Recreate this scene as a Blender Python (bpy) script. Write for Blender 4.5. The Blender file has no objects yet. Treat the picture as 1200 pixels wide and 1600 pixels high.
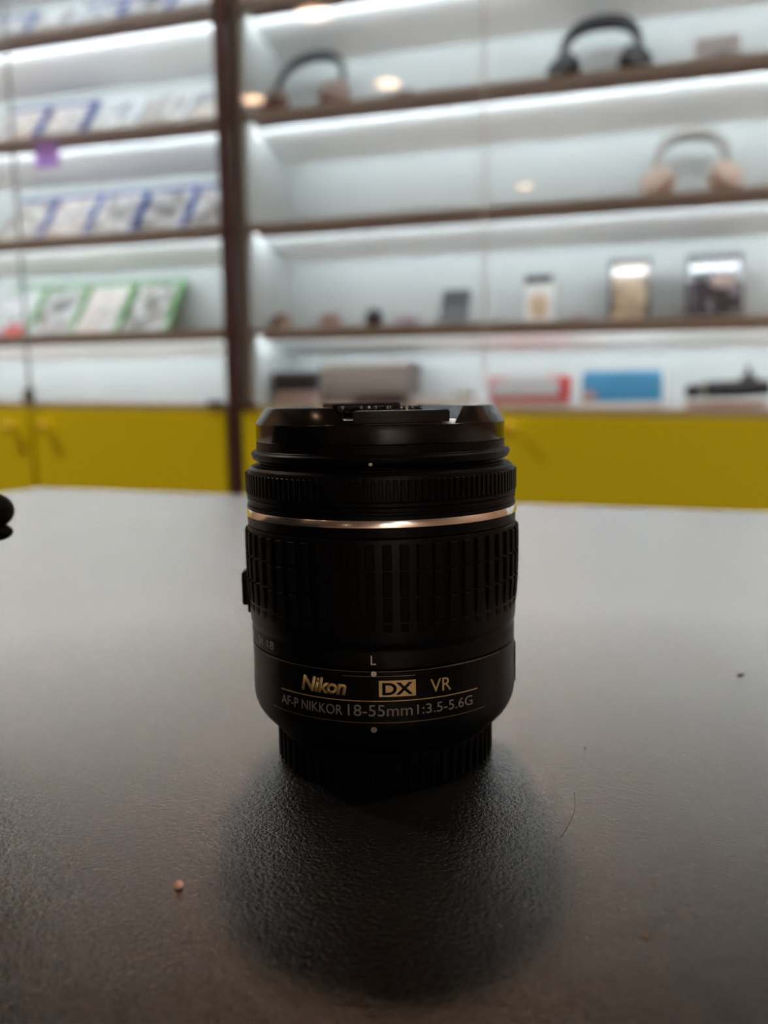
import bpy, bmesh, math, random
from mathutils import Vector, Matrix
R = math.radians
sin, cos, pi = math.sin, math.cos, math.pi
sc = bpy.context.scene
C = sc.collection

# ------------------------------------------------------------------ camera, light level, exposure
TABLE_Z = 0.75
EYE = TABLE_Z + 0.087
cam_d = bpy.data.cameras.new('camera'); cam = bpy.data.objects.new('camera', cam_d); C.objects.link(cam)
pitch, roll = R(7.5), 0.017
fw = Vector((0, cos(pitch), -sin(pitch))); up = Vector((0, sin(pitch), cos(pitch))); rt = Vector((1, 0, 0))
rt2 = rt * cos(roll) - up * sin(roll); up2 = up * cos(roll) + rt * sin(roll)
m = Matrix((rt2, up2, -fw)).transposed().to_4x4(); m.translation = Vector((0, 0, EYE))
cam.matrix_world = m
cam_d.sensor_fit = 'VERTICAL'; cam_d.sensor_height = 36.0; cam_d.lens = 1380 / 1600 * 36
cam_d.clip_start = 0.01; cam_d.clip_end = 50
cam_d.dof.use_dof = True; cam_d.dof.focus_distance = 0.184; cam_d.dof.aperture_fstop = 31.05 / 3.0
sc.camera = cam
sc.cycles.caustics_reflective = False; sc.cycles.caustics_refractive = False
sc.cycles.sample_clamp_indirect = 40.0; sc.cycles.use_adaptive_sampling = False; sc.cycles.blur_glossy = 1.0
sc.cycles.use_denoising = True; sc.cycles.denoising_prefilter = 'ACCURATE'; sc.cycles.denoising_quality = 'HIGH'
sc.view_settings.view_transform = 'Standard'; sc.view_settings.look = 'None'
sc.view_settings.exposure = 0.1; sc.view_settings.gamma = 1.0; sc.view_settings.use_curve_mapping = False
wd = bpy.data.worlds.new('world'); sc.world = wd; wd.use_nodes = True
wd.node_tree.nodes['Background'].inputs[0].default_value = (0.02, 0.02, 0.02, 1)
wd.node_tree.nodes['Background'].inputs[1].default_value = 0.2
LED_STRENGTH = 61.0
LED_COLOR = (0.80, 0.92, 1.0)
WARM = (1.0, 0.60, 0.36)
REAR = (1.0, 0.60, 0.36)
MID = (1.0, 0.92, 0.84)
KEY_POWER = 6.4          # ceiling downlights in front of the cabinets
MID_POWER = 18.0           # unseen fill lamps added to brighten the doors and the rear wall
REAR_POWER = 1.0          # ceiling downlights behind the camera
GRAIN = 0.00034           # depth of the table's grain
DISC = 10.0               # surface brightness of a downlight disc

# ------------------------------------------------------------------ the cabinet wall's own frame: u along, w into, z up
TH = R(17); WN = Vector((sin(TH), cos(TH), 0)); WU = Vector((cos(TH), -sin(TH), 0)); W0 = WN * (1.95 * cos(TH))
def Wp(u, w, z): p = W0 + WU * u + WN * w; p.z = z; return p

# ------------------------------------------------------------------ materials
def mat(name, col, rough=0.5, spec=0.5, metal=0.0, coat=0.0, noise=None, bump=None, emit=None, trans=0.0):
    mt = bpy.data.materials.new(name); mt.use_nodes = True
    nt = mt.node_tree; b = nt.nodes['Principled BSDF']
    b.inputs['Base Color'].default_value = (*col, 1); b.inputs['Roughness'].default_value = rough
    b.inputs['Specular IOR Level'].default_value = spec; b.inputs['Metallic'].default_value = metal
    b.inputs['Coat Weight'].default_value = coat; b.inputs['Coat Roughness'].default_value = 0.12
    if emit: b.inputs['Emission Color'].default_value = (*emit[0], 1); b.inputs['Emission Strength'].default_value = emit[1]
    tc = nt.nodes.new('ShaderNodeTexCoord')
    if noise:   # (scale, amount)
        n = nt.nodes.new('ShaderNodeTexNoise'); n.inputs['Scale'].default_value = noise[0]; n.inputs['Detail'].default_value = 4
        nt.links.new(tc.outputs['Object'], n.inputs['Vector'])
        mx = nt.nodes.new('ShaderNodeMix'); mx.data_type = 'RGBA'
        mx.inputs[6].default_value = (*[c * (1 - noise[1]) for c in col], 1); mx.inputs[7].default_value = (*[min(1, c * (1 + noise[1])) for c in col], 1)
        nt.links.new(n.outputs['Fac'], mx.inputs[0]); nt.links.new(mx.outputs[2], b.inputs['Base Color'])
    if bump:    # (scale, distance, strength)
        n2 = nt.nodes.new('ShaderNodeTexNoise'); n2.inputs['Scale'].default_value = bump[0]; n2.inputs['Detail'].default_value = 3
        nt.links.new(tc.outputs['Object'], n2.inputs['Vector'])
        bp = nt.nodes.new('ShaderNodeBump'); bp.inputs['Distance'].default_value = bump[1]; bp.inputs['Strength'].default_value = bump[2]
        nt.links.new(n2.outputs['Fac'], bp.inputs['Height']); nt.links.new(bp.outputs['Normal'], b.inputs['Normal'])
    return mt

def glass_mat():
    mt = bpy.data.materials.new('clear_glass'); mt.use_nodes = True; nt = mt.node_tree
    for n in list(nt.nodes): nt.nodes.remove(n)
    out = nt.nodes.new('ShaderNodeOutputMaterial'); mx = nt.nodes.new('ShaderNodeMixShader')
    tr = nt.nodes.new('ShaderNodeBsdfTransparent'); tr.inputs[0].default_value = (0.975, 0.985, 0.98, 1)
    gl = nt.nodes.new('ShaderNodeBsdfGlossy'); gl.inputs['Roughness'].default_value = 0.02
    ge = nt.nodes.new('ShaderNodeNewGeometry'); fr = nt.nodes.new('ShaderNodeFresnel')
    mi = nt.nodes.new('ShaderNodeMapRange')       # 1.5 outside, 1/1.5 inside, so both faces reflect alike
    mi.inputs['To Min'].default_value = 1.5; mi.inputs['To Max'].default_value = 1 / 1.5
    nt.links.new(ge.outputs['Backfacing'], mi.inputs['Value']); nt.links.new(mi.outputs['Result'], fr.inputs['IOR'])
    nt.links.new(fr.outputs[0], mx.inputs[0]); nt.links.new(tr.outputs[0], mx.inputs[1]); nt.links.new(gl.outputs[0], mx.inputs[2])
    nt.links.new(mx.outputs[0], out.inputs[0])
    return mt

def table_mat():
    """black laminate with a fine leather grain: dark when looked down on, strongly reflecting at a shallow angle"""
    mt = bpy.data.materials.new('textured_black_laminate'); mt.use_nodes = True; nt = mt.node_tree
    for n in list(nt.nodes): nt.nodes.remove(n)
    out = nt.nodes.new('ShaderNodeOutputMaterial'); mx = nt.nodes.new('ShaderNodeMixShader')
    di = nt.nodes.new('ShaderNodeBsdfDiffuse'); gl = nt.nodes.new('ShaderNodeBsdfGlossy'); gl.inputs[0].default_value = (1, 1, 1, 1)
    tc = nt.nodes.new('ShaderNodeTexCoord')
    v = nt.nodes.new('ShaderNodeTexNoise'); v.inputs['Scale'].default_value = 1150; v.inputs['Detail'].default_value = 2.5
    v.inputs['Roughness'].default_value = 0.55; v.inputs['Distortion'].default_value = 0.6
    n = nt.nodes.new('ShaderNodeTexNoise'); n.inputs['Scale'].default_value = 2600; n.inputs['Detail'].default_value = 2
    add = nt.nodes.new('ShaderNodeMath'); add.operation = 'MULTIPLY_ADD'; add.inputs[1].default_value = 0.35
    mp = nt.nodes.new('ShaderNodeMapping'); mp.inputs['Rotation'].default_value = (.31, .47, .62); mp.inputs['Location'].default_value = (.113, .271, .059)
    nt.links.new(tc.outputs['Object'], mp.inputs['Vector'])
    nt.links.new(mp.outputs[0], v.inputs['Vector']); nt.links.new(mp.outputs[0], n.inputs['Vector'])
    nt.links.new(n.outputs['Fac'], add.inputs[0]); nt.links.new(v.outputs['Fac'], add.inputs[2])
    bp = nt.nodes.new('ShaderNodeBump'); bp.inputs['Distance'].default_value = GRAIN; bp.inputs['Strength'].default_value = 0.7
    nt.links.new(add.outputs[0], bp.inputs['Height']); nt.links.new(bp.outputs['Normal'], di.inputs['Normal']); nt.links.new(bp.outputs['Normal'], gl.inputs['Normal'])
    s = nt.nodes.new('ShaderNodeTexNoise'); s.inputs['Scale'].default_value = 14; s.inputs['Detail'].default_value = 6
    nt.links.new(tc.outputs['Object'], s.inputs['Vector'])
    r = nt.nodes.new('ShaderNodeMapRange'); r.inputs['To Min'].default_value = 0.248; r.inputs['To Max'].default_value = 0.266
    nt.links.new(s.outputs['Fac'], r.inputs['Value']); nt.links.new(r.outputs['Result'], gl.inputs['Roughness'])
    cr = nt.nodes.new('ShaderNodeMix'); cr.data_type = 'RGBA'
    cr.inputs[6].default_value = (0.0020, 0.0018, 0.0016, 1); cr.inputs[7].default_value = (0.0035, 0.0031, 0.0028, 1)
    nt.links.new(s.outputs['Fac'], cr.inputs[0]); nt.links.new(cr.outputs[2], di.inputs['Color'])
    lw = nt.nodes.new('ShaderNodeLayerWeight'); lw.inputs['Blend'].default_value = .5
    pw = nt.nodes.new('ShaderNodeMath'); pw.operation = 'POWER'; pw.inputs[1].default_value = 3.9
    ml = nt.nodes.new('ShaderNodeMath'); ml.operation = 'MULTIPLY'; ml.inputs[1].default_value = 2.8; ml.use_clamp = True
    nt.links.new(lw.outputs['Facing'], pw.inputs[0]); nt.links.new(pw.outputs[0], ml.inputs[0]); nt.links.new(ml.outputs[0], mx.inputs[0])
    nt.links.new(di.outputs[0], mx.inputs[1]); nt.links.new(gl.outputs[0], mx.inputs[2]); nt.links.new(mx.outputs[0], out.inputs[0])
    return mt

def cover_mat(name, a, b_, c, scale, seed, wave=.0012, cr_=.1):
    """printed cover of a plastic case: soft blotches of three inks under a shiny sleeve"""
    mt = bpy.data.materials.new(name); mt.use_nodes = True; nt = mt.node_tree; p = nt.nodes['Principled BSDF']
    tc = nt.nodes.new('ShaderNodeTexCoord'); mp = nt.nodes.new('ShaderNodeMapping'); mp.inputs['Location'].default_value = (seed, seed * 1.7, seed * .3)
    n = nt.nodes.new('ShaderNodeTexNoise'); n.inputs['Scale'].default_value = scale; n.inputs['Detail'].default_value = 3
    cr = nt.nodes.new('ShaderNodeValToRGB'); e = cr.color_ramp.elements
    e[0].position = .38; e[0].color = (*a, 1); e[1].position = .62; e[1].color = (*c, 1); k = cr.color_ramp.elements.new(.5); k.color = (*b_, 1)
    nt.links.new(tc.outputs['Object'], mp.inputs['Vector']); nt.links.new(mp.outputs[0], n.inputs['Vector'])
    nt.links.new(n.outputs['Fac'], cr.inputs[0]); nt.links.new(cr.outputs[0], p.inputs['Base Color'])
    p.inputs['Roughness'].default_value = .22; p.inputs['Coat Weight'].default_value = .8; p.inputs['Coat Roughness'].default_value = cr_
    bw = nt.nodes.new('ShaderNodeTexNoise'); bw.inputs['Scale'].default_value = 45; bp = nt.nodes.new('ShaderNodeBump')
    bp.inputs['Distance'].default_value = wave; bp.inputs['Strength'].default_value = .6
    nt.links.new(tc.outputs['Object'], bw.inputs['Vector']); nt.links.new(bw.outputs['Fac'], bp.inputs['Height']); nt.links.new(bp.outputs[0], p.inputs['Coat Normal'])
    return mt

M = {
 'lens': mat('black_lens_polycarbonate', (.003, .003, .0032), .38, .085, bump=(2500, .00002, .5)),
 'rear': mat('dead_black_plastic', (.0015, .0015, .0015), .6, .05),
 'rubber': mat('black_grip_rubber', (.0035, .0035, .0035), .6, .08, bump=(3000, .00003, .5)),
 'cap': mat('black_cap_plastic', (.004, .004, .004), .15, .30),
 'capmatte': mat('black_cap_matte', (.008, .008, .008), .42, .3),
 'silver': mat('silver_ring', (.93, .91, .88), .16, .5, metal=1.0),
 'gold': mat('gold_print', (.62, .44, .17), .4, .4, metal=.35),
 'white': mat('white_print', (.72, .68, .62), .5, .3),
 'grey': mat('grey_print', (.24, .22, .21), .5, .3),
 'thinline': mat('dim_gold_line', (.26, .18, .08), .4, .4, metal=.4),
 'table': table_mat(),
 'edge': mat('black_table_edging', (.02, .02, .02), .4),
 'steel': mat('painted_steel', (.08, .08, .085), .4, metal=.6),
 'lining': mat('bright_white_lining', (.90, .90, .89), .5, .3),
 'backing': mat('pale_grey_backing', (.40, .413, .403), .5, .3, noise=(3, .03)),
 'panel': mat('white_cabinet_laminate', (.66, .68, .65), .45, .35, noise=(3, .03)),
 'shelf': mat('taupe_shelf_laminate', (.48, .41, .37), .42, .4, noise=(9, .08)),
 'maroon': mat('dark_maroon_frame', (.07, .032, .034), .4, .4),
 'yellow': mat('mustard_yellow_laminate', (.84, .74, .010), .5, .25, noise=(2, .03)),
 'yknob': mat('yellow_knob', (.85, .66, .03), .3, .5),
 'bracket': mat('dark_bronze_bracket', (.09, .055, .04), .35, .5, metal=.5),
 'glass': glass_mat(),
 'gap': mat('grey_glass_edge', (.28, .29, .30), .3, .4),
 'led': mat('led_strip_light', (.9, .9, .9), .5, emit=(LED_COLOR, LED_STRENGTH)),
 'alu': mat('aluminium_channel', (.35, .34, .33), .4, metal=.7),
 'lamp': mat('warm_downlight_disc', (.9, .9, .9), .5, emit=((1.0, .60, .34), DISC)),
 'trim': mat('white_trim', (.75, .74, .72), .4),
 'wallp': mat('warm_beige_paint', (.58, .42, .31), .8, .2, noise=(1.5, .05)),
 'ceil': mat('off_white_ceiling_paint', (.50, .475, .45), .85, .2, noise=(1.2, .03)),
 'floor': mat('grey_vinyl_floor', (.16, .14, .125), .5, .4, noise=(3, .12)),
 'black': mat('black_plastic', (.010, .010, .012), .5, .3),
 'blackgloss': mat('glossy_black_plastic', (.010, .010, .014), .16, .5, coat=.6),
 'brown': mat('brown_leatherette', (.16, .085, .06), .5, .4),
 'copper': mat('copper_trim', (.60, .27, .16), .35, .5, metal=.6),
 'beige': mat('pale_rose_plastic', (.50, .36, .29), .45, .4),
 'taupe': mat('taupe_grey_band', (.24, .22, .20), .5, .4),
 'blue': mat('translucent_blue_case', (.025, .06, .24), .25, .5, coat=.5),
 'green': mat('translucent_green_case', (.08, .24, .07), .3, .5, coat=.5),
 'clear': mat('frosty_clear_case', (.62, .64, .66), .25, .5, coat=.5),
 'red': mat('red_print', (.45, .03, .035), .35, .4),
 'rose': mat('rose_grey_card', (.36, .25, .22), .5, .3),
 'greybrown': mat('grey_brown_card', (.14, .11, .095), .55, .3, noise=(14, .1)),
 'darkcard': mat('dark_brown_card', (.075, .05, .042), .5, .3),
 'whitecard': mat('white_card', (.72, .71, .69), .45, .35),
 'greycard': mat('light_grey_card', (.46, .45, .46), .45, .35),
 'bluecard': mat('sky_blue_card', (.055, .24, .42), .4, .35, noise=(11, .12)),
 'lilac': mat('pale_lilac_plastic', (.42, .34, .40), .45, .35),
 'tag': mat('purple_card', (.46, .27, .72), .5, .3),
 'slate': mat('slate_grey_card', (.035, .036, .042), .4, .4),
 'tan': mat('tan_card', (.58, .42, .28), .35, .4, coat=.3),
 'olive': mat('olive_card', (.25, .24, .18), .5, .3),
 'crumb': mat('pale_pink_crumb', (.85, .55, .42), .7, .2),
 'crumb2': mat('tan_crumb', (.38, .30, .18), .7, .2),
 'flake': mat('dark_brown_flake', (.07, .03, .02), .6, .2),
 'hair': mat('dark_hair', (.012, .010, .009), .4, .3),
}

# ------------------------------------------------------------------ mesh helpers
def link(name, me, m_, parent=None, smooth=False, loc=None, rot=None):
    o = bpy.data.objects.new(name, me)
    for mm in (m_ if isinstance(m_, (list, tuple)) else [m_]): me.materials.append(mm)
    if smooth:
        for p in me.polygons: p.use_smooth = True
        if smooth is not True:
            me.set_sharp_from_angle(angle=R(smooth))
    C.objects.link(o)
    if parent: o.parent = parent
    if loc is not None: o.location = loc
    if rot is not None: o.rotation_euler = rot
    return o
def obj(name, bm, m_, parent=None, smooth=False, loc=None, rot=None):
    bmesh.ops.recalc_face_normals(bm, faces=bm.faces)
    me = bpy.data.meshes.new(name); bm.to_mesh(me); bm.free()
    return link(name, me, m_, parent, smooth, loc, rot)
def tag(o, label, cat, group=None, kind=None):
    o['label'] = label; o['category'] = cat
    if group: o['group'] = group
    if kind: o['kind'] = kind
    return o
def empty(name, loc, rot=(0, 0, 0)):
    o = bpy.data.objects.new(name, None); o.empty_display_size = .02; C.objects.link(o); o.location = loc; o.rotation_euler = rot
    return o
def merge(bm, b2, mtx=None, mi=0):
    if mtx is not None: bmesh.ops.transform(b2, matrix=mtx, verts=b2.verts)
    vs = [bm.verts.new(v.co) for v in b2.verts]; b2.verts.index_update()
    for f in b2.faces:
        try: g = bm.faces.new([vs[v.index] for v in f.verts]); g.material_index = mi
        except ValueError: pass
    b2.free()
def box(bm, x0, x1, y0, y1, z0, z1, bev=0, mtx=None, mi=0, seg=2):
    b = bmesh.new(); bmesh.ops.create_cube(b, size=1)
    for v in b.verts: v.co = Vector(((x0 + x1) / 2 + v.co.x * (x1 - x0), (y0 + y1) / 2 + v.co.y * (y1 - y0), (z0 + z1) / 2 + v.co.z * (z1 - z0)))
    if bev: bmesh.ops.bevel(b, geom=b.edges[:], offset=bev, segments=seg, affect='EDGES', profile=.5)
    merge(bm, b, mtx, mi); return bm
def lathe(bm, prof, n=128, cap0=True, cap1=True, mtx=None, mi=0):
    b = bmesh.new(); rings = []
    for r, z in prof:
        rings.append([b.verts.new((r * sin(2 * pi * i / n), -r * cos(2 * pi * i / n), z)) for i in range(n)])
    for a, c in zip(rings, rings[1:]):
        for i in range(n): b.faces.new((a[i], a[(i + 1) % n], c[(i + 1) % n], c[i]))
    if cap0: b.faces.new(rings[0][::-1])
    if cap1: b.faces.new(rings[-1])
    merge(bm, b, mtx, mi); return bm
def tube(bm, pts, rad, n=10, mtx=None, sx=1.0, mi=0, caps=True):
    """tube along pts; rad may be a list; sx flattens along local side"""
    b = bmesh.new(); P = [Vector(p) for p in pts]; rings = []; prev = None
    for i, p in enumerate(P):
        t = (P[min(i + 1, len(P) - 1)] - P[max(i - 1, 0)]).normalized()
        ref = prev if prev is not None else (Vector((0, 1, 0)) if abs(t.y) < .9 else Vector((1, 0, 0)))
        s = (ref - t * ref.dot(t)).normalized(); prev = s; q = t.cross(s)
        r = rad[i] if isinstance(rad, (list, tuple)) else rad
        rings.append([b.verts.new(p + s * (cos(2 * pi * k / n) * r * sx) + q * (sin(2 * pi * k / n) * r)) for k in range(n)])
    for a, c in zip(rings, rings[1:]):
        for i in range(n): b.faces.new((a[i], a[(i + 1) % n], c[(i + 1) % n], c[i]))
    if caps: b.faces.new(rings[0][::-1]); b.faces.new(rings[-1])
    merge(bm, b, mtx, mi); return bm
def ellipsoid(bm, c, r, mtx=None, mi=0, seg=24):
    b = bmesh.new(); bmesh.ops.create_uvsphere(b, u_segments=seg, v_segments=seg // 2, radius=1)
    for v in b.verts: v.co = Vector((c[0] + v.co.x * r[0], c[1] + v.co.y * r[1], c[2] + v.co.z * r[2]))
    merge(bm, b, mtx, mi); return bm
def prism(bm, poly, z0, z1, mtx=None, mi=0, bev=0):
    b = bmesh.new(); f = b.faces.new([b.verts.new((x, y, z0)) for x, y in poly])
    g = bmesh.ops.extrude_face_region(b, geom=[f]); 
    for v in g['geom']:
        if isinstance(v, bmesh.types.BMVert): v.co.z = z1
    if bev: bmesh.ops.bevel(b, geom=b.edges[:], offset=bev, segments=2, affect='EDGES')
    merge(bm, b, mtx, mi); return bm
RX, RY, RZ = (lambda a: Matrix.Rotation(a, 4, 'X')), (lambda a: Matrix.Rotation(a, 4, 'Y')), (lambda a: Matrix.Rotation(a, 4, 'Z'))
T = lambda x, y, z: Matrix.Translation((x, y, z))

# ------------------------------------------------------------------ room shell (in the cabinet wall's frame)
def struct(name, bm, m_, smooth=False):
    o = obj(name, bm, m_, None, smooth, W0, (0, 0, -TH)); o['kind'] = 'structure'; return o
CEIL = 2.75; UL, UR, WB, WF = -3.4, 2.6, .34, -7.6
struct('floor', box(bmesh.new(), UL, UR, WF, WB, -.05, 0), M['floor'])
struct('ceiling', box(bmesh.new(), UL, UR, WF, WB, CEIL, CEIL + .05), M['ceil'])
struct('wall_back', box(bmesh.new(), UL, UR, WB, WB + .08, 0, CEIL), M['wallp'])
struct('wall_front', box(bmesh.new(), UL, UR, WF - .08, WF, 0, CEIL), M['wallp'])
struct('wall_left', box(bmesh.new(), UL - .08, UL, WF, WB, 0, CEIL), M['wallp'])
struct('wall_right', box(bmesh.new(), UR, UR + .08, WF, WB, 0, CEIL), M['wallp'])
struct('baseboard_left', box(bmesh.new(), UL, UL + .012, WF, WB, 0, .08), M['trim'])
struct('baseboard_right', box(bmesh.new(), UR - .012, UR, WF, WB, 0, .08), M['trim'])

# ceiling downlights: the rear three are the ones mirrored in the cabinet glass
def downlight(u, w, rad, power, label, group, color=WARM):
    p = Wp(u, w, CEIL); t = empty('ceiling_downlight', (p.x, p.y, CEIL)); tag(t, label, 'ceiling light', group)
    rb = bmesh.new(); lathe(rb, [(rad, 0), (rad + .014, 0), (rad + .014, -.006), (rad + .002, -.010), (rad, -.004)], 40, False, False); obj('trim_ring', rb, M['trim'], t, 40)
    db = bmesh.new(); lathe(db, [(rad, -.001), (rad, -.0035)], 40); obj('diffuser', db, M['lamp'], t, 40)
    ld = bpy.data.lights.new('bulb', 'AREA'); ld.shape = 'DISK'; ld.size = rad * 2; ld.energy = power; ld.color = color
    lo = bpy.data.objects.new('bulb', ld); C.objects.link(lo); lo.parent = t; lo.location = (0, 0, -.012)
    return t
G1 = 'warm downlights in the ceiling before the cabinets'; G2 = 'warm downlights in the ceiling at the back of the shop'
FU = W0  # key lights stand just in front of the cabinets
for u, w, f_, lb in [(-.53, -.24, 1.0, 'warm ceiling downlight before the cabinets, straight above the table'), (-2.5, -.30, .35, 'added warm fill lamp in the ceiling before the left cabinet'), (1.5, -.30, .35, 'added warm fill lamp in the ceiling before the right end of the cabinets')]:
    downlight(u, w, .10, KEY_POWER * f_, lb, G1)  # the two outer, weaker lamps are added fill for the yellow doors
for u, w, rad, lb in [(-1.67, -2.61, .085, 'warm ceiling downlight mirrored in the glass above the brown headphones'), (-1.61, -3.70, .072, 'warm ceiling downlight mirrored in the glass right of the brown headphones'),
                      (-2.51, -3.68, .066, 'warm ceiling downlight mirrored in the glass beside the maroon frame'), (-1.19, -6.75, .055, 'faint far ceiling downlight mirrored low in the right glass')]:
    downlight(u, w, rad, REAR_POWER, lb, G2, REAR)
for u, w, f_, lb in [(-2.25, -1.05, 1, 'added ceiling fill lamp over the shop floor, in front of the left cabinet'), (1.60, -1.05, 1, 'added ceiling fill lamp over the shop floor, right of the table'), (2.0, -6.6, 2.8, 'added ceiling fill lamp that brightens the rear wall of the shop'), (2.1, -4.9, 1.0, 'added ceiling fill lamp at the right side of the shop, far behind the camera')]:
    downlight(u, w, .09, MID_POWER * f_, lb, 'added fill lamps in the shop ceiling', MID)  # all added: first pair lights the doors, second the wall the ring mirrors

# ------------------------------------------------------------------ cabinets
SH_T = .014; LIP = .012
# (z of the shelf top at u=-.915, slope) for each side; the joinery has sagged a little to the right
LSH = [(1.925, -.004), (1.695, -.002), (1.457, -.010), (1.226, -.008), (.997, -.006)]
RSH = [(1.925, -.002), (1.690, -.002), (1.459, -.002), (1.222, -.004), (.993, -.013)]
DECK = (.8245, -.0245)
def shz(tab, u): return tab[0] + (u + .915) * tab[1]
DEPTH = .25
def slab(bm, u0, u1, w0, w1, ztab, dt, db, mi=0, wdrop=0):
    """board whose top is dt above and bottom db below the sloping line; wdrop lowers the far side"""
    co = []
    for u in (u0, u1):
        z = shz(ztab, u)
        co += [(u, w0, z - db), (u, w1, z - db - wdrop), (u, w1, z + dt - wdrop * 0), (u, w0, z + dt)]
    b = bmesh.new(); v = [b.verts.new(c) for c in co]
    for f in ((0, 1, 2, 3), (7, 6, 5, 4), (0, 4, 5, 1), (1, 5, 6, 2), (2, 6, 7, 3), (3, 7, 4, 0)): b.faces.new([v[i] for i in f])
    merge(bm, b, None, mi); return bm
def cabinet(name_label, u0, u1, SH, seams, stile, doors, knobs):
    t = empty('display_cabinet', W0, (0, 0, -TH)); tag(t, name_label, 'display cabinet', 'glass fronted display cabinets along the wall')
    obj('back_panel', box(bmesh.new(), u0 + .018, u1 - .001, DEPTH, DEPTH + .018, .06, 2.15), M['backing'], t)
    obj('side_panel', box(bmesh.new(), u0, u0 + .018, .004, DEPTH + .018, .06, 2.15), M['backing'], t)
    obj('side_panel', box(bmesh.new(), u1 - .018, u1 - .001, .004, DEPTH, .06, 2.15), M['panel'], t)
    obj('top_panel', box(bmesh.new(), u0, u1, -.01, DEPTH + .018, 2.15, 2.19), M['shelf'], t)
    obj('plinth', box(bmesh.new(), u0, u1, .03, DEPTH, 0, .06), M['maroon'], t)
    a, b = u0 + .018, u1 - .018
    for tb in SH:
        s = obj('shelf', slab(bmesh.new(), a, b, 0, DEPTH, tb, 0, SH_T), M['shelf'], t)
        # sloping white lining under the board, lower at the back
        bm = bmesh.new(); co = []
        for u in (a, b):
            z = shz(tb, u) - SH_T
            co += [(u, .056, z), (u, DEPTH, z), (u, DEPTH, z - .040), (u, .056, z - .003)]
        v = [bm.verts.new(c) for c in co]
        for f in ((0, 1, 2, 3), (7, 6, 5, 4), (0, 4, 5, 1), (1, 5, 6, 2), (2, 6, 7, 3), (3, 7, 4, 0)): bm.faces.new([v[i] for i in f])
        obj('lining', bm, M['lining'], s)
        # light strip: a small channel whose lit face looks to the back and down
        bm = bmesh.new(); NS = 30; rows = []
        for q in range(NS + 1):
            u = a + .01 + (b - a - .02) * q / NS; z = shz(tb, u) - SH_T
            rows.append([bm.verts.new(c) for c in ((u, .036, z), (u, .040, z), (u, .040, z - .0008), (u, .0452, z - .0070), (u, .0425, z - .0112), (u, .040, z - LIP), (u, .036, z - LIP))])
        bm.faces.new(rows[0]); bm.faces.new(rows[-1][::-1])
        for ra, rb in zip(rows, rows[1:]):
            for k in range(7):
                g = bm.faces.new((ra[k], ra[(k + 1) % 7], rb[(k + 1) % 7], rb[k])); g.material_index = 1 if k in (2, 3) else 0
        obj('light_strip', bm, [M['shelf'], M['led']], s)
    obj('deck', slab(bmesh.new(), a, b, -.004, DEPTH, DECK, 0, .014), M['shelf'], t)
    obj('stile', box(bmesh.new(), stile[0], stile[1], -.037, -.010, .06, 2.15, .001), M['maroon'], t)
    # glass doors
    es = [u0 + .02 if stile[0] > u0 + .1 else stile[1] + .003] + seams + [stile[0] - .003 if stile[0] > u0 + .1 else u1 - .01]
    for i, (p, q) in enumerate(zip(es, es[1:])):
        g = obj('glass_door', box(bmesh.new(), p + .002, q - .002, -.034 , -.029, .845, 2.14), M['glass'], t)
        if i: obj('door_edge', box(bmesh.new(), p - .0015, p + .0015, -.036, -.027, .845, 2.14), M['gap'] if seams[0] < -1 else M['trim'], t)
    for (p, q) in doors:
        d = obj('base_door', None_door(p, q), M['yellow'], t)
        for (ku, kz, side) in knobs:
            if p < ku < q:
                bm = bmesh.new(); lathe(bm, [(.006, 0), (.006, .012), (.012, .018), (.0145, .026), (.012, .033), (.004, .036)], 28, mtx=T(ku, -.034, kz) @ RX(pi / 2)); obj('knob', bm, M['yknob'], d, 40)
    return t
def None_door(p, q):
    bm = bmesh.new(); z0 = .08
    co = []
    for u in (p, q):
        z1 = shz(DECK, u) - .0165
        co += [(u, -.034, z0), (u, -.014, z0), (u, -.014, z1), (u, -.034, z1)]
    v = [bm.verts.new(c) for c in co]
    for f in ((0, 1, 2, 3), (7, 6, 5, 4), (0, 4, 5, 1), (1, 5, 6, 2), (2, 6, 7, 3), (3, 7, 4, 0)): bm.faces.new([v[i] for i in f])
    bmesh.ops.bevel(bm, geom=bm.edges[:], offset=.0015, segments=2, affect='EDGES'); return bm
LC = cabinet('left display cabinet holding plastic game cases, glass doors over yellow base doors', -2.75, -.915, LSH, [-1.460], (-.927, -.903), [(-2.70, -1.466), (-1.454, -.936)], [(-1.512, .776, 0), (-1.412, .776, 0)])
for nm, u in (('lock_bracket', -1.460), ):
    bm = bmesh.new(); box(bm, u - .010, u + .016, -.046, -.0345, .834, .870, .003); box(bm, u - .004, u + .008, -.052, -.045, .845, .862, .002)
    obj(nm, bm, M['bracket'], LC, 40)
bm = bmesh.new(); box(bm, -.975, -.932, -.046, -.0345, .817, .832, .002); obj('hinge_bracket', bm, M['bracket'], LC)
RC = cabinet('right display cabinet holding headphones and gadget boxes, glass doors over yellow base doors', -.8975, 1.05, RSH, [-.338], (-.9028, -.8995), [(-.892, -.341), (-.335, 1.03)], [(-.40, .765, 0), (-.28, .765, 0)])
bm = bmesh.new(); box(bm, -.893, -.860, -.046, -.0345, .811, .828, .002); obj('hinge_bracket', bm, M['bracket'], RC)

def on(SH, idx, u, w):     # a point on a shelf (idx -1 = the deck)
    tb = DECK if idx == -1 else SH[idx]
    return Wp(u, w, shz(tb, u) + .0003)
def wrot(slope=0, yaw=0): return (0, 0, -TH + yaw)

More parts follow.
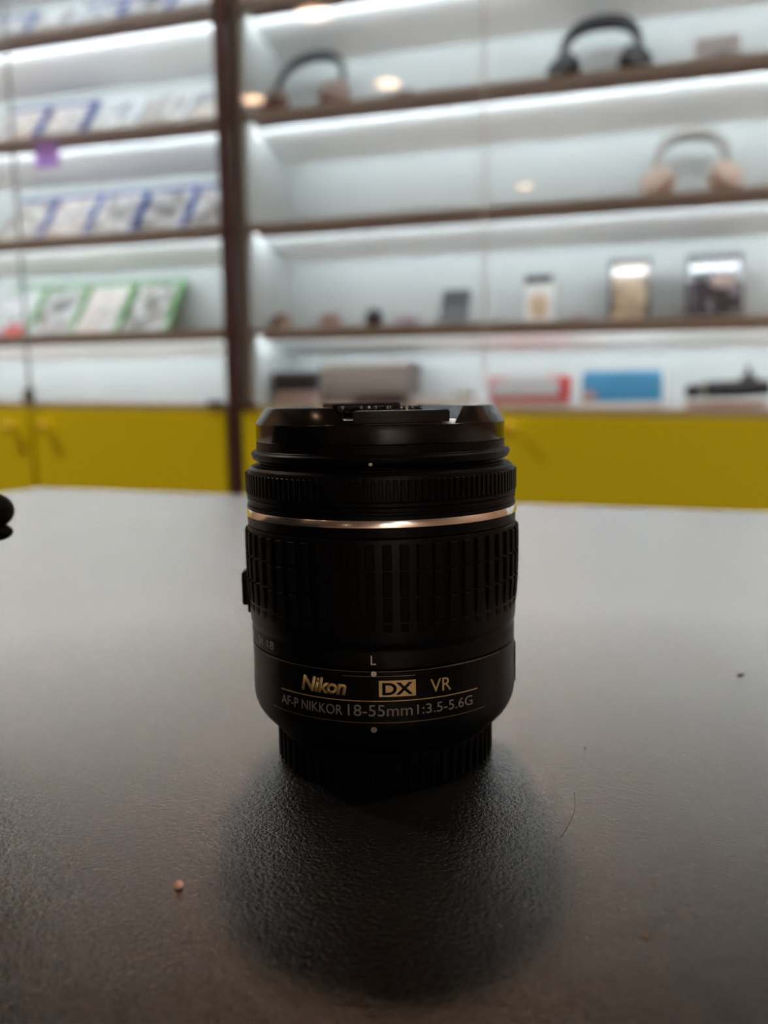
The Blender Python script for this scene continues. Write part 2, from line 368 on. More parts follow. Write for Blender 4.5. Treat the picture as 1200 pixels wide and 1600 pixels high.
# ------------------------------------------------------------------ table
e1 = Vector((.918, -.397, 0)).normalized(); ang = math.atan2(e1.y, e1.x)
TL, TW = 1.75, 1.20
tb = empty('table', (-.352, .897, 0), (0, 0, ang)); tag(tb, 'large table with matte black grained top that carries the black lens', 'table')
bm = bmesh.new(); box(bm, 0, TL, -TW, 0, TABLE_Z - .03, TABLE_Z, .0012); obj('tabletop', bm, M['table'], tb)
bm = bmesh.new(); box(bm, .05, TL - .05, -TW + .05, -.05, TABLE_Z - .09, TABLE_Z - .0305); obj('apron', bm, M['edge'], tb)
for lx in (.06, TL - .11):
    for ly in (-TW + .06, -.11):
        bm = bmesh.new(); box(bm, lx, lx + .05, ly, ly + .05, 0, TABLE_Z - .091, .003); obj('leg', bm, M['steel'], tb)

# ------------------------------------------------------------------ the camera lens standing on its rear cap
LX, LY = -.0006, .211
mm = .001
L = empty('camera_lens', (LX, LY, TABLE_Z)); tag(L, 'black zoom lens with silver ring and gold lettering, standing capped on the table', 'camera lens')
def P(*pts): return [(r * mm, z * mm) for r, z in pts]
# rear cap with grip ribs
bm = bmesh.new(); lathe(bm, P((24.2, 0), (24.9, .35), (25.5, 3.2), (25.9, 8.0), (25.9, 8.9), (24.5, 9.0)), 160)
for i in range(60):
    a = 2 * pi * i / 60
    box(bm, -.45 * mm, .45 * mm, -26.35 * mm, -25.0 * mm, .8 * mm, 8.2 * mm, .15 * mm, RZ(a), seg=1)
obj('rear_cap', bm, M['rear'], L, 35)
# main barrel
bm = bmesh.new()
lathe(bm, P((24.5, 9.02), (26.1, 9.05), (26.5, 9.3), (28.0, 10.9), (29.9, 12.9), (30.9, 14.5), (31.5, 16.2), (31.74, 18.0), (31.74, 20.5), (31.6, 23.5), (31.66, 29.55), (31.5, 29.72), (30.6, 29.75)), 256)
# shallow raised rib on the right flank
for k, s in ((58, 1), ):
    for j in range(9):
        a0 = R(84 + j * 2.2); box(bm, -.7 * mm, .7 * mm, -32.05 * mm, -31.0 * mm, 17.8 * mm, 27.5 * mm, .3 * mm, RZ(a0), seg=2)
barrel = obj('barrel', bm, M['lens'], L, 30)
# zoom ring: number band + grip
bm = bmesh.new()
lathe(bm, P((30.4, 29.98), (31.45, 30.0), (31.68, 30.2), (31.68, 33.2), (31.5, 33.6), (31.55, 34.2), (31.9, 35.0), (32.0, 36.0), (32.0, 57.2), (31.8, 57.6), (30.6, 57.65)), 256)
zr = obj('zoom_ring', bm, M['lens'], L, 30)
bm = bmesh.new(); NR = 56
for (z0, z1, ra, rb_) in ((35.0, 39.75, 31.55, 32.25), (40.25, 45.2, 32.3, 32.6), (45.7, 50.85, 32.6, 32.7), (51.35, 56.6, 32.7, 32.65)):
    for i in range(NR):
        a = 2 * pi * (i + .3) / NR; b = bmesh.new(); bmesh.ops.create_cube(b, size=1); h = .95
        for v in b.verts:
            up_ = v.co.z > 0; r = (rb_ if up_ else ra) if v.co.y < 0 else 31.4
            v.co = Vector((h * (1 if v.co.x > 0 else -1), -r, z1 if up_ else z0)) * mm
        bmesh.ops.bevel(b, geom=b.edges[:], offset=.16 * mm, segments=1, affect='EDGES'); merge(bm, b, RZ(a))
obj('rubber_grip', bm, M['rubber'], zr, 30)
# retracting lock button on the left flank
bm = bmesh.new(); box(bm, -2.6 * mm, 2.6 * mm, -33.9 * mm, -31.6 * mm, 37.6 * mm, 45.8 * mm, .7 * mm, RZ(R(-88)), seg=3)
box(bm, -3.4 * mm, 3.4 * mm, -32.5 * mm, -31.2 * mm, 36.0 * mm, 47.0 * mm, .4 * mm, RZ(R(-88)), seg=2)
obj('lock_button', bm, M['lens'], zr, 30)
# band and silver ring
bm = bmesh.new(); lathe(bm, P((30.6, 57.7), (31.7, 57.75), (31.85, 57.95), (31.95, 60.0)), 256, True, False)
lathe(bm, P((31.95, 61.65), (31.9, 62.4), (31.35, 62.6), (31.35, 63.1), (31.8, 63.3), (31.85, 64.05), (30.5, 64.1)), 256, False, True); obj('collar', bm, M['lens'], L, 30)
bm = bmesh.new(); lathe(bm, P((31.6, 60.0), (32.1, 60.02), (32.18, 60.12), (31.97, 61.5), (31.9, 61.6), (31.6, 61.65)), 256, False, False); obj('silver_ring', bm, M['silver'], L, 40)
# focus ring with fine ribs
bm = bmesh.new(); lathe(bm, P((30.5, 64.12), (31.75, 64.15), (31.95, 64.4), (31.95, 65.1), (31.7, 65.3), (31.7, 69.6), (31.3, 70.7), (30.6, 71.25), (29.6, 71.3)), 256)
for i in range(132):
    a = 2 * pi * i / 132
    box(bm, -.44 * mm, .44 * mm, -32.12 * mm, -31.5 * mm, 65.3 * mm, 69.9 * mm, .13 * mm, RZ(a), seg=1)
obj('focus_ring', bm, M['lens'], L, 30)
# front barrel between focus ring and cap
bm = bmesh.new(); lathe(bm, P((28.9, 71.32), (28.9, 71.6), (28.2, 71.9), (28.1, 72.2), (29.5, 72.5), (30.2, 72.9), (30.6, 73.9), (30.6, 74.3), (30.2, 74.7), (29.5, 74.85), (29.35, 75.0), (29.35, 76.8), (28.4, 76.85)), 256)
obj('front_barrel', bm, M['lens'], L, 30)
# front cap
CR = RZ(R(10))          # the cap's pinch axis is turned a little
cap = obj('front_cap', lathe(bmesh.new(), P((28.5, 76.88), (29.2, 76.9), (29.3, 77.2), (29.3, 80.9), (29.05, 81.3), (28.6, 82.0), (26.5, 82.15)), 256, True, True), M['cap'], L, 30)
def cap_lobe(sgn):
    """raised side piece of the cap: circle segment with sloping inner wall and chamfered rim"""
    bm = bmesh.new()
    def ring(rad, z, xin):
        a0 = math.asin(xin / rad); pts = []
        for k in range(49):
            a = a0 + (pi - 2 * a0) * k / 48
            pts.append(bm.verts.new((sgn * rad * sin(a) * mm, -rad * cos(a) * mm, z * mm)))
        return pts
    rs = [ring(29.28, 80.9, 11.3), ring(29.15, 81.3, 11.5), ring(27.15, 84.4, 14.0), ring(26.9, 84.6, 14.3)]
    for a, c in zip(rs, rs[1:]):
        for i in range(49): bm.faces.new((a[i], a[(i + 1) % 49], c[(i + 1) % 49], c[i]))
    bm.faces.new(rs[0]); bm.faces.new(rs[-1])
    bmesh.ops.transform(bm, matrix=CR, verts=bm.verts); return bm
obj('cap_plate', cap_lobe(1), M['cap'], cap, 18); obj('cap_plate', cap_lobe(-1), M['cap'], cap, 18)
for s, w_, z1 in ((1, 10.3, 83.9), (-1, 10.8, 85.2)):      # front and back finger tabs
    bm = bmesh.new(); rr = 28.95; a1 = math.asin(w_ / rr)
    poly = [(rr * sin(a) * mm, -rr * cos(a) * mm) for a in [(-a1 + 2 * a1 * k / 16) for k in range(17)]] + [(w_ * .82 * mm, -19.5 * mm), (-w_ * .82 * mm, -19.5 * mm)]
    prism(bm, poly, 77.6 * mm, z1 * mm, CR @ RZ(0 if s > 0 else pi), bev=.25 * mm)
    if s > 0:
        for k in range(6):
            zz = 78.4 + k * .85
            b2 = bmesh.new(); bmesh.ops.create_cube(b2, size=1)
            for j in range(12):
                a = -a1 * .8 + 1.6 * a1 * (j + .5) / 12
                box(bm, -.72 * mm, .72 * mm, -29.2 * mm, -28.7 * mm, zz * mm, (zz + .38) * mm, 0, CR @ RZ(a))
            b2.free()
    obj('finger_tab', bm, M['capmatte'] if s > 0 else M['cap'], cap, 30)

# lettering
def text_mesh(txt, size, ext, offset=0, shear=0, sx=1.0, spacing=1.0):
    cu = bpy.data.curves.new('lettering', 'FONT'); cu.body = txt; cu.size = size; cu.extrude = ext; cu.offset = offset; cu.shear = shear
    cu.align_x = 'CENTER'; cu.space_character = spacing; cu.resolution_u = 4
    o = bpy.data.objects.new('lettering', cu); C.objects.link(o); dg = bpy.context.evaluated_depsgraph_get(); dg.update()
    me = bpy.data.meshes.new_from_object(o.evaluated_get(dg)); bpy.data.objects.remove(o); me.materials.clear()
    for v in me.vertices: v.co.x *= sx
    return me
def wrap(me, ang0, z, r):
    for v in me.vertices:
        a = R(ang0) + v.co.x / r; rr = r + v.co.z
        v.co = Vector((rr * sin(a), -rr * cos(a), z + v.co.y))
    return me
def lettering(name, txt, a0, a1, z0, h, m_, parent, r=31.66, offset=0, shear=0, spacing=1.0):
    """text between the angles a0..a1 (degrees from the front), base line z0, capital height h (mm)"""
    me = text_mesh(txt, 1.0, .0, offset, shear, 1.0, spacing)
    xs = [v.co.x for v in me.vertices]; ys = [v.co.y for v in me.vertices]; w0 = max(xs) - min(xs); xm = (max(xs) + min(xs)) / 2
    hh = .70; W_ = R(a1 - a0) * r * mm
    bm = bmesh.new(); bm.from_mesh(me); bpy.data.meshes.remove(me)
    g = bmesh.ops.extrude_face_region(bm, geom=bm.faces[:])
    for v in bm.verts: v.co.z = 0
    for e in g['geom']:
        if isinstance(e, bmesh.types.BMVert): e.co.z = 1
    for v in bm.verts: v.co = Vector(((v.co.x - xm) * W_ / w0, v.co.y * h * mm / hh, .0 + v.co.z * .06 * mm))
    bmesh.ops.triangulate(bm, faces=bm.faces)
    me = bpy.data.meshes.new(name); bm.to_mesh(me); bm.free()
    return link(name, wrap(me, (a0 + a1) / 2, z0 * mm, r * mm), m_, parent)
def strip(name, a0, a1, zf, wd_, m_, parent, r=31.66, ht=.05, n=60):
    bm = bmesh.new(); rows = []
    for k in range(n + 1):
        a = R(a0 + (a1 - a0) * k / n); z = zf(k / n) if callable(zf) else zf
        row = [bm.verts.new((q * mm * sin(a), -q * mm * cos(a), zz * mm)) for q, zz in ((r - .1, z - wd_ / 2), (r + ht, z - wd_ / 2), (r + ht, z + wd_ / 2), (r - .1, z + wd_ / 2))]
        rows.append(row)
    for a, b in zip(rows, rows[1:]):
        for i in range(4): bm.faces.new((a[i], a[(i + 1) % 4], b[(i + 1) % 4], b[i]))
    bm.faces.new(rows[0]); bm.faces.new(rows[-1][::-1])
    return obj(name, bm, m_, parent)
def dot(name, a, z, r, rad, m_, parent, tilt=0):
    bm = bmesh.new(); lathe(bm, [(rad * mm, 0), (rad * mm, .08 * mm), (rad * .75 * mm, .14 * mm)], 28, mtx=RZ(R(a)) @ T(0, -r * mm, z * mm) @ RX(pi / 2 + tilt)); return obj(name, bm, m_, parent, 40)
lettering('maker_lettering', 'Nikon', -34.4, -14.6, 24.4, 3.2, M['gold'], barrel, offset=.034, shear=.22, spacing=.95)
strip('gold_badge', -2.0, 12.2, 25.85, 3.5, M['gold'], barrel, 31.64, .03)
lettering('badge_lettering', 'DX', -.7, 11.1, 24.6, 2.5, M['lens'], barrel, r=31.70, offset=.03)
lettering('feature_lettering', 'VR', 18.1, 26.9, 24.4, 2.9, M['gold'], barrel)
lettering('model_lettering', 'AF-P NIKKOR', -45.8, -16.4, 19.9, 2.15, M['grey'], barrel, r=31.72)
lettering('focal_lettering', '18-55mm', -14.2, 10.8, 19.9, 2.5, M['grey'], barrel, r=31.72)
lettering('aperture_lettering', '1:3.5-5.6G', 12.6, 37.2, 19.95, 2.15, M['grey'], barrel, r=31.72)
strip('gold_line', -46, 40, 23.15, .17, M['gold'], barrel, 31.62, .06, 90)
strip('gold_line', -16, 12, 28.55, .09, M['thinline'], barrel)
strip('gold_line', -52, 44, 18.45, .09, M['thinline'], barrel, 31.72, .04, 90)
strip('gold_line', -80, 55, 29.55, .07, M['thinline'], barrel, 31.66, .03, 60)
dot('index_dot', -3.85, 29.1, 31.66, .60, M['white'], barrel)
dot('mount_dot', -4.2, 16.9, 31.62, .66, M['grey'], barrel, -.12)
lettering('lock_lettering', 'L', -4.9, -2.9, 31.1, 2.0, M['white'], zr, r=31.70)
for tx, a in (('18', -53), ('24', -62), ('35', -75), ('45', -86), ('55', -97)):
    lettering('focal_number', tx, a - 2.5, a + 2.5, 31.3, 1.9, M['grey'], zr, r=31.70)
dot('hood_dot', -3.8, 73.1, 30.25, .42, M['white'], L)
# raised maker lettering across the cap, reading from the front
me = text_mesh('Nikon', 1.0, 0, .02, .2); bm = bmesh.new(); bm.from_mesh(me); bpy.data.meshes.remove(me)
g = bmesh.ops.extrude_face_region(bm, geom=bm.faces[:])
for v in bm.verts: v.co.z = 0
for e in g['geom']:
    if isinstance(e, bmesh.types.BMVert): e.co.z = 1
xs = [v.co.x for v in bm.verts]; w0 = max(xs) - min(xs); xm = (max(xs) + min(xs)) / 2
for v in bm.verts: v.co = Vector(((v.co.x - xm) / w0 * 20.5 * mm, (v.co.y - .3) * 8 * mm, (82.1 + v.co.z * 2.5) * mm))
bmesh.ops.transform(bm, matrix=CR, verts=bm.verts); bmesh.ops.triangulate(bm, faces=bm.faces)
obj('cap_lettering', bm, M['cap'], cap)

# ------------------------------------------------------------------ the black camera body at the left edge
K = empty('photo_camera', (-.1104, .1777, TABLE_Z), (0, 0, R(113.3))); tag(K, 'black camera at the far left of the table, only its strap lug in view', 'camera')
bm = bmesh.new(); box(bm, -.062, .052, -.018, .020, .004, .088, .010, seg=4); obj('body', bm, M['black'], K, 40)
bm = bmesh.new(); box(bm, .026, .054, .012, .042, .004, .074, .011, seg=4); obj('grip', bm, M['rubber'], K, 40)
bm = bmesh.new(); prism(bm, [(-.026, -.018), (.020, -.018), (.014, .024), (-.020, .024)], .080, .105, bev=.004); obj('viewfinder_hump', bm, M['black'], K, 40)
bm = bmesh.new(); lathe(bm, P((31, 0), (31, 14), (32.5, 15), (32.5, 40), (29, 44), (27, 44)), 64, mtx=T(-.008, .019, .044) @ RX(-pi / 2)); obj('mounted_lens', bm, M['lens'], K, 35)
bm = bmesh.new(); lathe(bm, P((8.5, 0), (8.5, 5), (7.5, 6)), 40, mtx=T(.038, 0, .0875)); obj('mode_dial', bm, M['black'], K, 35)
bm = bmesh.new(); lathe(bm, P((5, 0), (5, 7), (3, 10)), 32, mtx=T(-.0, -.018, .094) @ RX(pi / 2)); obj('eyecup', bm, M['rubber'], K, 35)
bm = bmesh.new(); box(bm, -.050, .018, -.0195, -.0175, .015, .066, .0006); obj('screen', bm, M['blackgloss'], K)
bm = bmesh.new(); ellipsoid(bm, (.0454, -.0268, .0587), (.0062, .0064, .0050)); ellipsoid(bm, (.0454, -.0280, .0530), (.0040, .0045, .0024)); tube(bm, [(.0454, -.014, .068), (.0454, -.021, .068), (.0454, -.025, .062)], [.003, .0028, .0026], 10); obj('strap_lug', bm, M['rubber'], K, 40)

# ------------------------------------------------------------------ crumbs, flake and hair on the tabletop
def pebble(name, x, y, r, m_, label, seed, flat=.7):
    rnd = random.Random(seed); bm = bmesh.new(); bmesh.ops.create_icosphere(bm, subdivisions=3, radius=r)
    dirs = [Vector((rnd.gauss(0, 1), rnd.gauss(0, 1), rnd.gauss(0, 1))).normalized() for _ in range(7)]
    for v in bm.verts:
        n = v.co.normalized(); k = 1 + sum(.10 * max(0, n.dot(d)) ** 3 for d in dirs) - .12 * max(0, n.dot(dirs[0])); v.co *= k; v.co.z *= flat
    zz = min(v.co.z for v in bm.verts)
    o = obj(name, bm, m_, None, True, (x, y, TABLE_Z - zz)); return tag(o, label, 'crumb')
pebble('crumb', -.0380, .1484, .00078, M['crumb'], 'pale pink crumb on the tabletop, left of the lens shadow', 3, .9)
pebble('crumb', .0410, .1316, .00030, M['crumb2'], 'tiny tan crumb on the tabletop, right of the lens shadow near the front', 5)
pebble('crumb', .0485, .208, .00022, M['flake'], 'tiny dark speck on the tabletop close to the right of the lens', 9)
bm = bmesh.new(); box(bm, -.0011, .0011, -.0005, .0005, 0, .0004, .0002, RZ(.3)); tag(obj('flake', bm, M['flake'], None, 40, (.1087, .2623, TABLE_Z)), 'small dark brown flake on the tabletop at the far right', 'crumb')
pts = [(.0407 - .0071 * t + .0012 * sin(pi * t), .184 - .020 * t, TABLE_Z + .00007) for t in [i / 20 for i in range(21)]]
bm = bmesh.new(); tube(bm, pts, .000045, 6); tag(obj('hair_strand', bm, M['hair']), 'fine dark hair lying on the tabletop right of the lens shadow', 'hair')

# ------------------------------------------------------------------ plastic game cases
def game_case(u, shelf, SH, m_case, m_cover, label, group, band=True, red=False, w=.100, lean=40):
    pt = on(SH, shelf, u, w); t = empty('game_case', pt, (0, 0, -TH)); tag(t, label, 'game case', group)
    X = RX(R(-lean)) @ T(0, 0, .0005)   # leans back (top away from the glass)
    W2 = .0655; H_ = .190
    s = obj('shell', box(bmesh.new(), -W2, W2, 0, .014, 0, H_, .002, X), m_case, t, 40)
    obj('cover', box(bmesh.new(), -W2 + .003, W2 - .013, -.0008, -.0001, .004, H_ - (.016 if band else .004), 0, X), m_cover, t)
    obj('title_band', box(bmesh.new(), -W2 + .003, W2 - .013, -.0009, -.0001, H_ - .0155, H_ - .003, 0, X), m_case, t)
    if red: obj('red_corner', box(bmesh.new(), *red, -.0016, -.0009, .004, .045, 0, X), M['red'], t)
    return t
rnd = random.Random(11)
def cv(i, tone):
    pal = {'w': ((.35, .36, .38), (.62, .62, .60), (.25, .26, .30)), 'g': ((.22, .22, .23), (.42, .38, .34), (.60, .60, .60)), 'd': ((.12, .12, .13), (.30, .27, .25), (.50, .50, .52)), 'p': ((.45, .36, .32), (.62, .58, .55), (.30, .30, .33))}[tone]
    return cover_mat('printed_cover', *pal, 16 + i % 5 * 3, i * .37 + .1)
GP = {1: 'cases on the top visible shelf of the left cabinet', 2: 'blue and clear cases on the second shelf of the left cabinet', 3: 'blue cases on the third shelf of the left cabinet', 4: 'green cases on the fourth shelf of the left cabinet'}
ci = 0
for (sh, rows) in [
  (1, [(-1.615, 'blue', 'w', 'blue case on the topmost shelf at the left picture edge'), (-1.48, 'clear', 'g', 'pale case on the topmost shelf, second from the left'), (-1.344, 'blue', 'w', 'case with blue right edge on the topmost shelf, third from the left'), (-1.208, 'blue', 'd', 'case with light blue corner on the topmost shelf, fourth from the left'), (-1.072, 'clear', 'w', 'pale case on the topmost shelf beside the maroon frame')]),
  (2, [(-1.592, 'blue', 'p', 'case with blue edge on the second shelf, leftmost'), (-1.451, 'blue', 'p', 'cream case with blue edge and red corner on the second shelf'), (-1.308, 'clear', 'w', 'clear grey case on the second shelf, right of the one with the red corner'), (-1.169, 'clear', 'g', 'clear grey case on the second shelf, second from the maroon frame'), (-1.030, 'clear', 'p', 'clear case on the second shelf against the maroon frame')]),
  (3, [(-1.584, 'blue', 'g', 'blue case on the third shelf at the left picture edge'), (-1.449, 'blue', 'p', 'blue case with pale cover on the third shelf, behind the glass door gap'), (-1.314, 'blue', 'g', 'blue case on the third shelf, third from the maroon frame among the whole ones'), (-1.171, 'blue', 'd', 'blue case with grey cover on the third shelf, second from the maroon frame'), (-1.033, 'blue', 'd', 'blue case on the third shelf next to the maroon frame')]),
  (4, [(-1.636, 'green', 'w', 'green case with red corner on the fourth shelf, leftmost'), (-1.501, 'green', 'd', 'green case on the fourth shelf, left of the glass door gap'), (-1.366, 'green', 'p', 'green case on the fourth shelf, second from the right end'), (-1.2245, 'green', 'd', 'green case with grey cover on the fourth shelf, at the right end')])]:
    for (u, mc, tone, lb) in rows:
        ci += 1
        red = False
        if sh == 2 and 'red' in lb: red = (.005, .052)
        if sh == 4 and 'red' in lb: red = (-.01, .05)
        game_case(u, sh, LSH, M[mc], cv(ci, tone), lb, GP[sh], True, red)
# purple price card hanging from the second shelf's front edge
tm = bpy.data.materials.new('thin_purple_card'); tm.use_nodes = True; nt = tm.node_tree; nt.nodes.remove(nt.nodes['Principled BSDF'])
d_ = nt.nodes.new('ShaderNodeBsdfDiffuse'); d_.inputs[0].default_value = (.66, .46, .85, 1); t_ = nt.nodes.new('ShaderNodeBsdfTranslucent'); t_.inputs[0].default_value = (.80, .60, .98, 1)
x_ = nt.nodes.new('ShaderNodeMixShader'); x_.inputs[0].default_value = .6; nt.links.new(d_.outputs[0], x_.inputs[1]); nt.links.new(t_.outputs[0], x_.inputs[2]); nt.links.new(x_.outputs[0], nt.nodes['Material Output'].inputs[0])
M['tag'] = tm
bm = bmesh.new(); box(bm, -.034, .034, 0, .0012, -.058, 0, 0); pt = Wp(-1.392, .001, shz(LSH[2], -1.39) - SH_T - .0005)
tag(obj('price_card', bm, M['tag'], None, False, pt, (0, 0, -TH)), 'purple card hanging below the second shelf of the left cabinet', 'price card')

# ------------------------------------------------------------------ headphones
def headphones(u, shelf, w, wid, ht, m_band, m_cup, m_joint, label, lean=36, thick=.011, fold=0):
    t = empty('headphones', on(RSH, shelf, u, w - .03), (0, 0, -TH)); tag(t, label, 'headphones', 'headphones on the shelves of the right cabinet')
    hw = wid / 2 - .020; X = T(0, 0, .024) @ RX(R(-lean)) @ T(0, 0, .008)
    pts = [(-hw * 1.06 * math.copysign(abs(cos(a)) ** .8, cos(a)), 0, .030 + (ht - .050) * sin(a) ** .7 if sin(a) > 0 else .03) for a in [pi * k / 28 for k in range(29)]]
    rad = [thick * (.55 + .45 * sin(pi * k / 28)) for k in range(29)]
    bm = bmesh.new(); tube(bm, pts, rad, 12, X, sx=1.35); obj('headband', bm, m_band, t, 50)
    for s in (-1, 1):
        bm = bmesh.new(); tube(bm, [(s * hw * 1.06, 0, .052), (s * hw * 1.12, 0, .020), (s * hw * 1.10, 0, -.004)], [.0065, .009, .006], 10, X, sx=1.2); obj('yoke', bm, m_joint, t, 50)
        c = obj('ear_cup', lathe(bmesh.new(), [(.020, 0), (.031, .002), (.034, .010), (.032, .018), (.026, .021)], 40, mtx=X @ T(s * (hw - .004), 0, .004) @ RZ(R(-65) if s > 0 else pi + R(65)) @ RY(pi / 2)), m_cup, t, 40)
        obj('ear_pad', lathe(bmesh.new(), [(.012, -.004), (.018, -.013), (.027, -.016), (.033, -.009), (.0335, 0), (.026, .001)], 40, mtx=X @ T(s * (hw - .004), 0, .004) @ RZ(R(-65) if s > 0 else pi + R(65)) @ RY(pi / 2)), m_cup, c, 50)
    return t
headphones(-.765, 2, .105, .190, .175, M['black'], M['brown'], M['copper'], 'brown headphones with black band and copper joints on the upper right shelf', 34, .009)
headphones(-.122, 2, .105, .186, .170, M['black'], M['black'], M['black'], 'all black headphones with thick band on the upper right shelf', 36, .013)
headphones(.062, 3, .105, .172, .172, M['taupe'], M['beige'], M['taupe'], 'pale rose headphones with grey band on the middle right shelf', 38, .011)

# ------------------------------------------------------------------ small goods of the right cabinet
def goods(name, u, shelf, w, label, cat, group=None, yaw=0, dz=0):
    p = on(RSH, shelf, u, w); p.z += dz; t = empty(name, p, (0, 0, -TH + yaw)); tag(t, label, cat, group); return t
GB = 'boxed gadgets standing on the lower right shelf'; GD = 'goods on the bottom deck of the right cabinet'
t = goods('earphone_case', -.535, 2, .08, 'small flat dark case on the upper right shelf, right of the brown headphones', 'case')
obj('base', box(bmesh.new(), -.026, .026, -.02, .02, 0, .014, .006, seg=3), M['darkcard'], t, 40); obj('lid', box(bmesh.new(), -.025, .025, -.019, .019, .0145, .030, .007, seg=3), M['taupe'], t, 40)
t = goods('carton', .105, 2, .11, 'faint pinkish box at the right end of the upper right shelf', 'box')
obj('box_body', box(bmesh.new(), -.041, .041, -.02, .02, 0, .068, .002), M['rose'], t, 40); obj('front_print', box(bmesh.new(), -.036, .036, -.0208, -.0202, .006, .062), M['greycard'], t); obj('printed_mark', box(bmesh.new(), -.012, .020, -.0214, -.0209, .036, .040, 0, RY(.15)), M['taupe'], t)
t = goods('game_controller_dongle', -.845, 4, .10, 'small brown dome shaped item at the left end of the lower right shelf', 'gadget'); t.name = 'small_speaker'
def dome(t, r, h, m1, m2):
    obj('base', lathe(bmesh.new(), [(r * .9, 0), (r, .002), (r, h * .45)], 36), m1, t, 40); obj('dome', lathe(bmesh.new(), [(r, h * .46), (r * .93, h * .68), (r * .7, h * .88), (r * .35, h * .98), (.001, h)], 36), m2, t, 50)
dome(t, .025, .042, M['rose'], M['brown'])
t = goods('small_speaker', -.722, 4, .10, 'small brown dome shaped item, second from the left on the lower right shelf', 'gadget'); dome(t, .026, .038, M['rose'], M['brown'])
t = goods('small_speaker', -.617, 4, .10, 'small black rounded item on the lower right shelf, left of the dark tall box', 'gadget'); dome(t, .021, .045, M['black'], M['black'])
for u, r_, h_, mm_, lb in ((-.538, .026, .024, 'lilac', 'low pale lilac item between the black rounded one and the dark tall box'), (-.160, .022, .018, 'lilac', 'low purplish item left of the framed tan box')):
    t = goods('earphone_case', u, 4, .10, lb, 'case'); obj('base', box(bmesh.new(), -r_, r_, -.018, .018, 0, h_ * .5, .004, seg=3), M[mm_], t, 40); obj('lid', box(bmesh.new(), -r_ * .97, r_ * .97, -.0175, .0175, h_ * .5 + .0004, h_, .004, seg=3), M[mm_], t, 40)
def carton(u, w, W_, H_, D_, lean, m_body, m_face, label, inset=.004, top=None, art=None):
    t = goods('boxed_gadget', u, 4, w, label, 'box', GB); X = RX(R(-lean)) @ T(0, 0, .0004); h = W_ / 2
    obj('box_body', box(bmesh.new(), -h, h, 0, D_, 0, H_, .0015, X), m_body, t, 40)
    obj('front_print', box(bmesh.new(), -h + inset, h - inset, -.0008, -.0002, inset, H_ - inset, 0, X), m_face, t)
    if top: obj('hang_tab', box(bmesh.new(), -h, h, -.0012, -.0009, H_ - top[1], H_ - .001, 0, X), top[0], t)
    if art:
        for (nm, x0, x1, z0, z1, am) in art: obj(nm, ellipsoid(bmesh.new(), ((x0 + x1) / 2, -.001, (z0 + z1) / 2), ((x1 - x0) / 2, .002, (z1 - z0) / 2), X), am, t, True)
    return t
carton(-.437, .10, .064, .108, .012, 36, M['slate'], M['slate'], 'dark grey upright box leaning back on the lower right shelf')
carton(-.246, .12, .062, .108, .02, 4, M['whitecard'], M['whitecard'], 'pale upright box with dark top edge on the lower right shelf', .002, (M['slate'], .018), [('printed_picture', -.020, .020, .015, .070, M['tan'])])
artm = cover_mat('tan_picture', (.5, .38, .25), (.42, .30, .2), (.16, .12, .09), 28, 2.2, .0002, .04)
carton(-.056, .13, .088, .146, .035, 17, M['slate'], artm, 'tan picture box in black frame with bright glare line on the lower right shelf', .008, (M['slate'], .014))
artb = cover_mat('dark_picture', (.010, .010, .016), (.022, .022, .032), (.16, .14, .16), 30, 5.1, .0002, .04)
carton(.116, .13, .112, .150, .045, 17, M['blackgloss'], artb, 'large black box with reddish print and glare line on the lower right shelf', .006, (M['slate'], .012), [('printed_picture', -.010, .042, .072, .100, M['rose'])])

# goods on the deck
t = goods('flat_carton', -.810, -1, .10, 'low rose grey box under the small black box on the deck', 'box', GD); obj('box_body', box(bmesh.new(), -.050, .050, -.03, .05, 0, .026, .002), M['rose'], t, 40); obj('lid', box(bmesh.new(), -.051, .051, -.031, .051, .018, .0275, .001), M['rose'], t, 40)
t = goods('black_carton', -.815, -1, .10, 'small black box stacked on the low rose grey box on the deck', 'box', GD, dz=.0282); obj('box_body', box(bmesh.new(), -.047, .047, -.025, .04, 0, .044, .002), M['black'], t, 40); obj('lid', box(bmesh.new(), -.048, .048, -.026, .041, .034, .0455, .001), M['slate'], t, 40)
t = goods('large_carton', -.648, -1, .14, 'large grey brown box lying wide on the deck behind the lens', 'box', GD); obj('box_body', box(bmesh.new(), -.106, .106, -.03, .08, 0, .080, .002), M['greybrown'], t, 40); obj('lid', box(bmesh.new(), -.108, .108, -.032, .082, .070, .0965, .0015), M['greybrown'], t, 40)
t = goods('flat_carton', -.588, -1, .045, 'low dark brown box before the large grey brown box', 'box', GD); obj('box_body', box(bmesh.new(), -.060, .060, -.02, .03, 0, .016, .0015), M['darkcard'], t, 40); obj('lid', box(bmesh.new(), -.061, .061, -.021, .031, .0165, .024, .0015), M['darkcard'], t, 40)
t = goods('flat_carton', -.480, -1, .08, 'low white box on the deck right of the grey brown box', 'box', GD); obj('box_body', box(bmesh.new(), -.042, .042, -.02, .04, 0, .016, .0015), M['whitecard'], t, 40); obj('lid', box(bmesh.new(), -.043, .043, -.021, .041, .0165, .022, .001), M['greycard'], t, 40)
t = goods('flat_carton', -.408, -1, .08, 'second low white box on the deck, under a small olive item', 'box', GD); obj('box_body', box(bmesh.new(), -.028, .028, -.02, .04, 0, .014, .0015), M['whitecard'], t, 40); obj('lid', box(bmesh.new(), -.0285, .0285, -.021, .041, .0145, .018, .001), M['whitecard'], t, 40)
t = goods('cable_coil', -.408, -1, .09, 'small olive coil lying on the second low white box', 'cable', GD, dz=.0185)
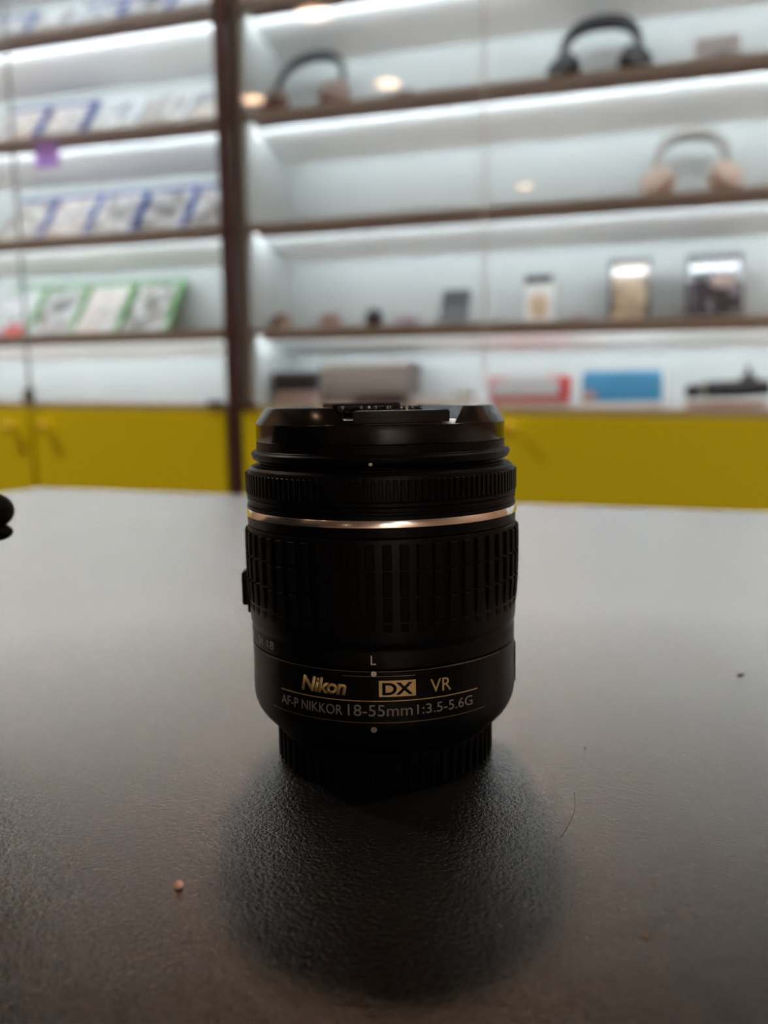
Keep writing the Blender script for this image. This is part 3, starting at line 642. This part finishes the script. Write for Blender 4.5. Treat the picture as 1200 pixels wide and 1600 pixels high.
bm = bmesh.new(); [tube(bm, [(.018 * cos(a), .014 * sin(a), .003 + .004 * q) for a in [2 * pi * k / 24 for k in range(25)]], .0026, 8) for q in range(3)]; obj('coil', bm, M['olive'], t, 50); obj('plug', box(bmesh.new(), .016, .030, -.004, .004, .001, .008, .001), M['black'], t)
t = goods('red_carton', -.262, -1, .09, 'red framed box with pale grey front on the deck', 'box', GD); obj('box_body', box(bmesh.new(), -.086, .086, 0, .06, 0, .064, .002), M['red'], t, 40)
bm = bmesh.new(); prism(bm, [(-.080, .024), (.066, .024), (.066, .057), (.02, .0645), (-.03, .0645), (-.080, .056)], 0, .0012, T(0, -.0016, 0) @ RX(pi / 2)); obj('front_print', bm, M['greycard'], t)
obj('foot_band', box(bmesh.new(), -.084, .084, -.0012, -.0002, .001, .012), M['rose'], t)
t = goods('blue_carton', -.066, -1, .09, 'wide sky blue box on the deck', 'box', GD); obj('box_body', box(bmesh.new(), -.088, .088, 0, .05, 0, .078, .002), M['whitecard'], t, 40)
obj('front_print', box(bmesh.new(), -.083, .082, -.0008, -.0002, .012, .0775), M['bluecard'], t); obj('printed_mark', ellipsoid(bmesh.new(), (-.068, -.001, .024), (.016, .001, .014)), M['rose'], t, True)
t = goods('flat_carton', .140, -1, .085, 'low pale pink box on the deck under the black gadget', 'box', GD); obj('box_body', box(bmesh.new(), -.080, .080, -.02, .04, 0, .014, .0015), M['rose'], t, 40); obj('lid', box(bmesh.new(), -.060, .060, -.0205, .041, .0145, .021, .001), M['whitecard'], t, 40)
t = goods('handheld_gadget', .140, -1, .095, 'long black gadget with small upright stem lying on the low pale pink box', 'gadget', GD, dz=.0215)
bm = bmesh.new(); tube(bm, [(-.052, 0, .018), (-.046, 0, .018), (.010, 0, .018), (.060, 0, .020), (.085, 0, .021)], [.013, .0165, .0172, .0165, .015], 20); obj('barrel', bm, M['black'], t, 40)
bm = bmesh.new(); ellipsoid(bm, (-.064, 0, .015), (.017, .015, .0148)); obj('knob', bm, M['black'], t, True)
bm = bmesh.new(); lathe(bm, [(.0172, 0), (.0180, .003), (.0172, .006)], 24, mtx=T(-.046, 0, .018) @ RY(pi / 2)); obj('collar', bm, M['olive'], t, 40)
bm = bmesh.new(); box(bm, .028, .058, -.010, .010, .028, .046, .004, seg=3); tube(bm, [(.043, 0, .04), (.043, 0, .055), (.041, 0, .066)], [.007, .005, .003], 12); obj('stem', bm, M['black'], t, 40)
bpy.context.view_layer.update()
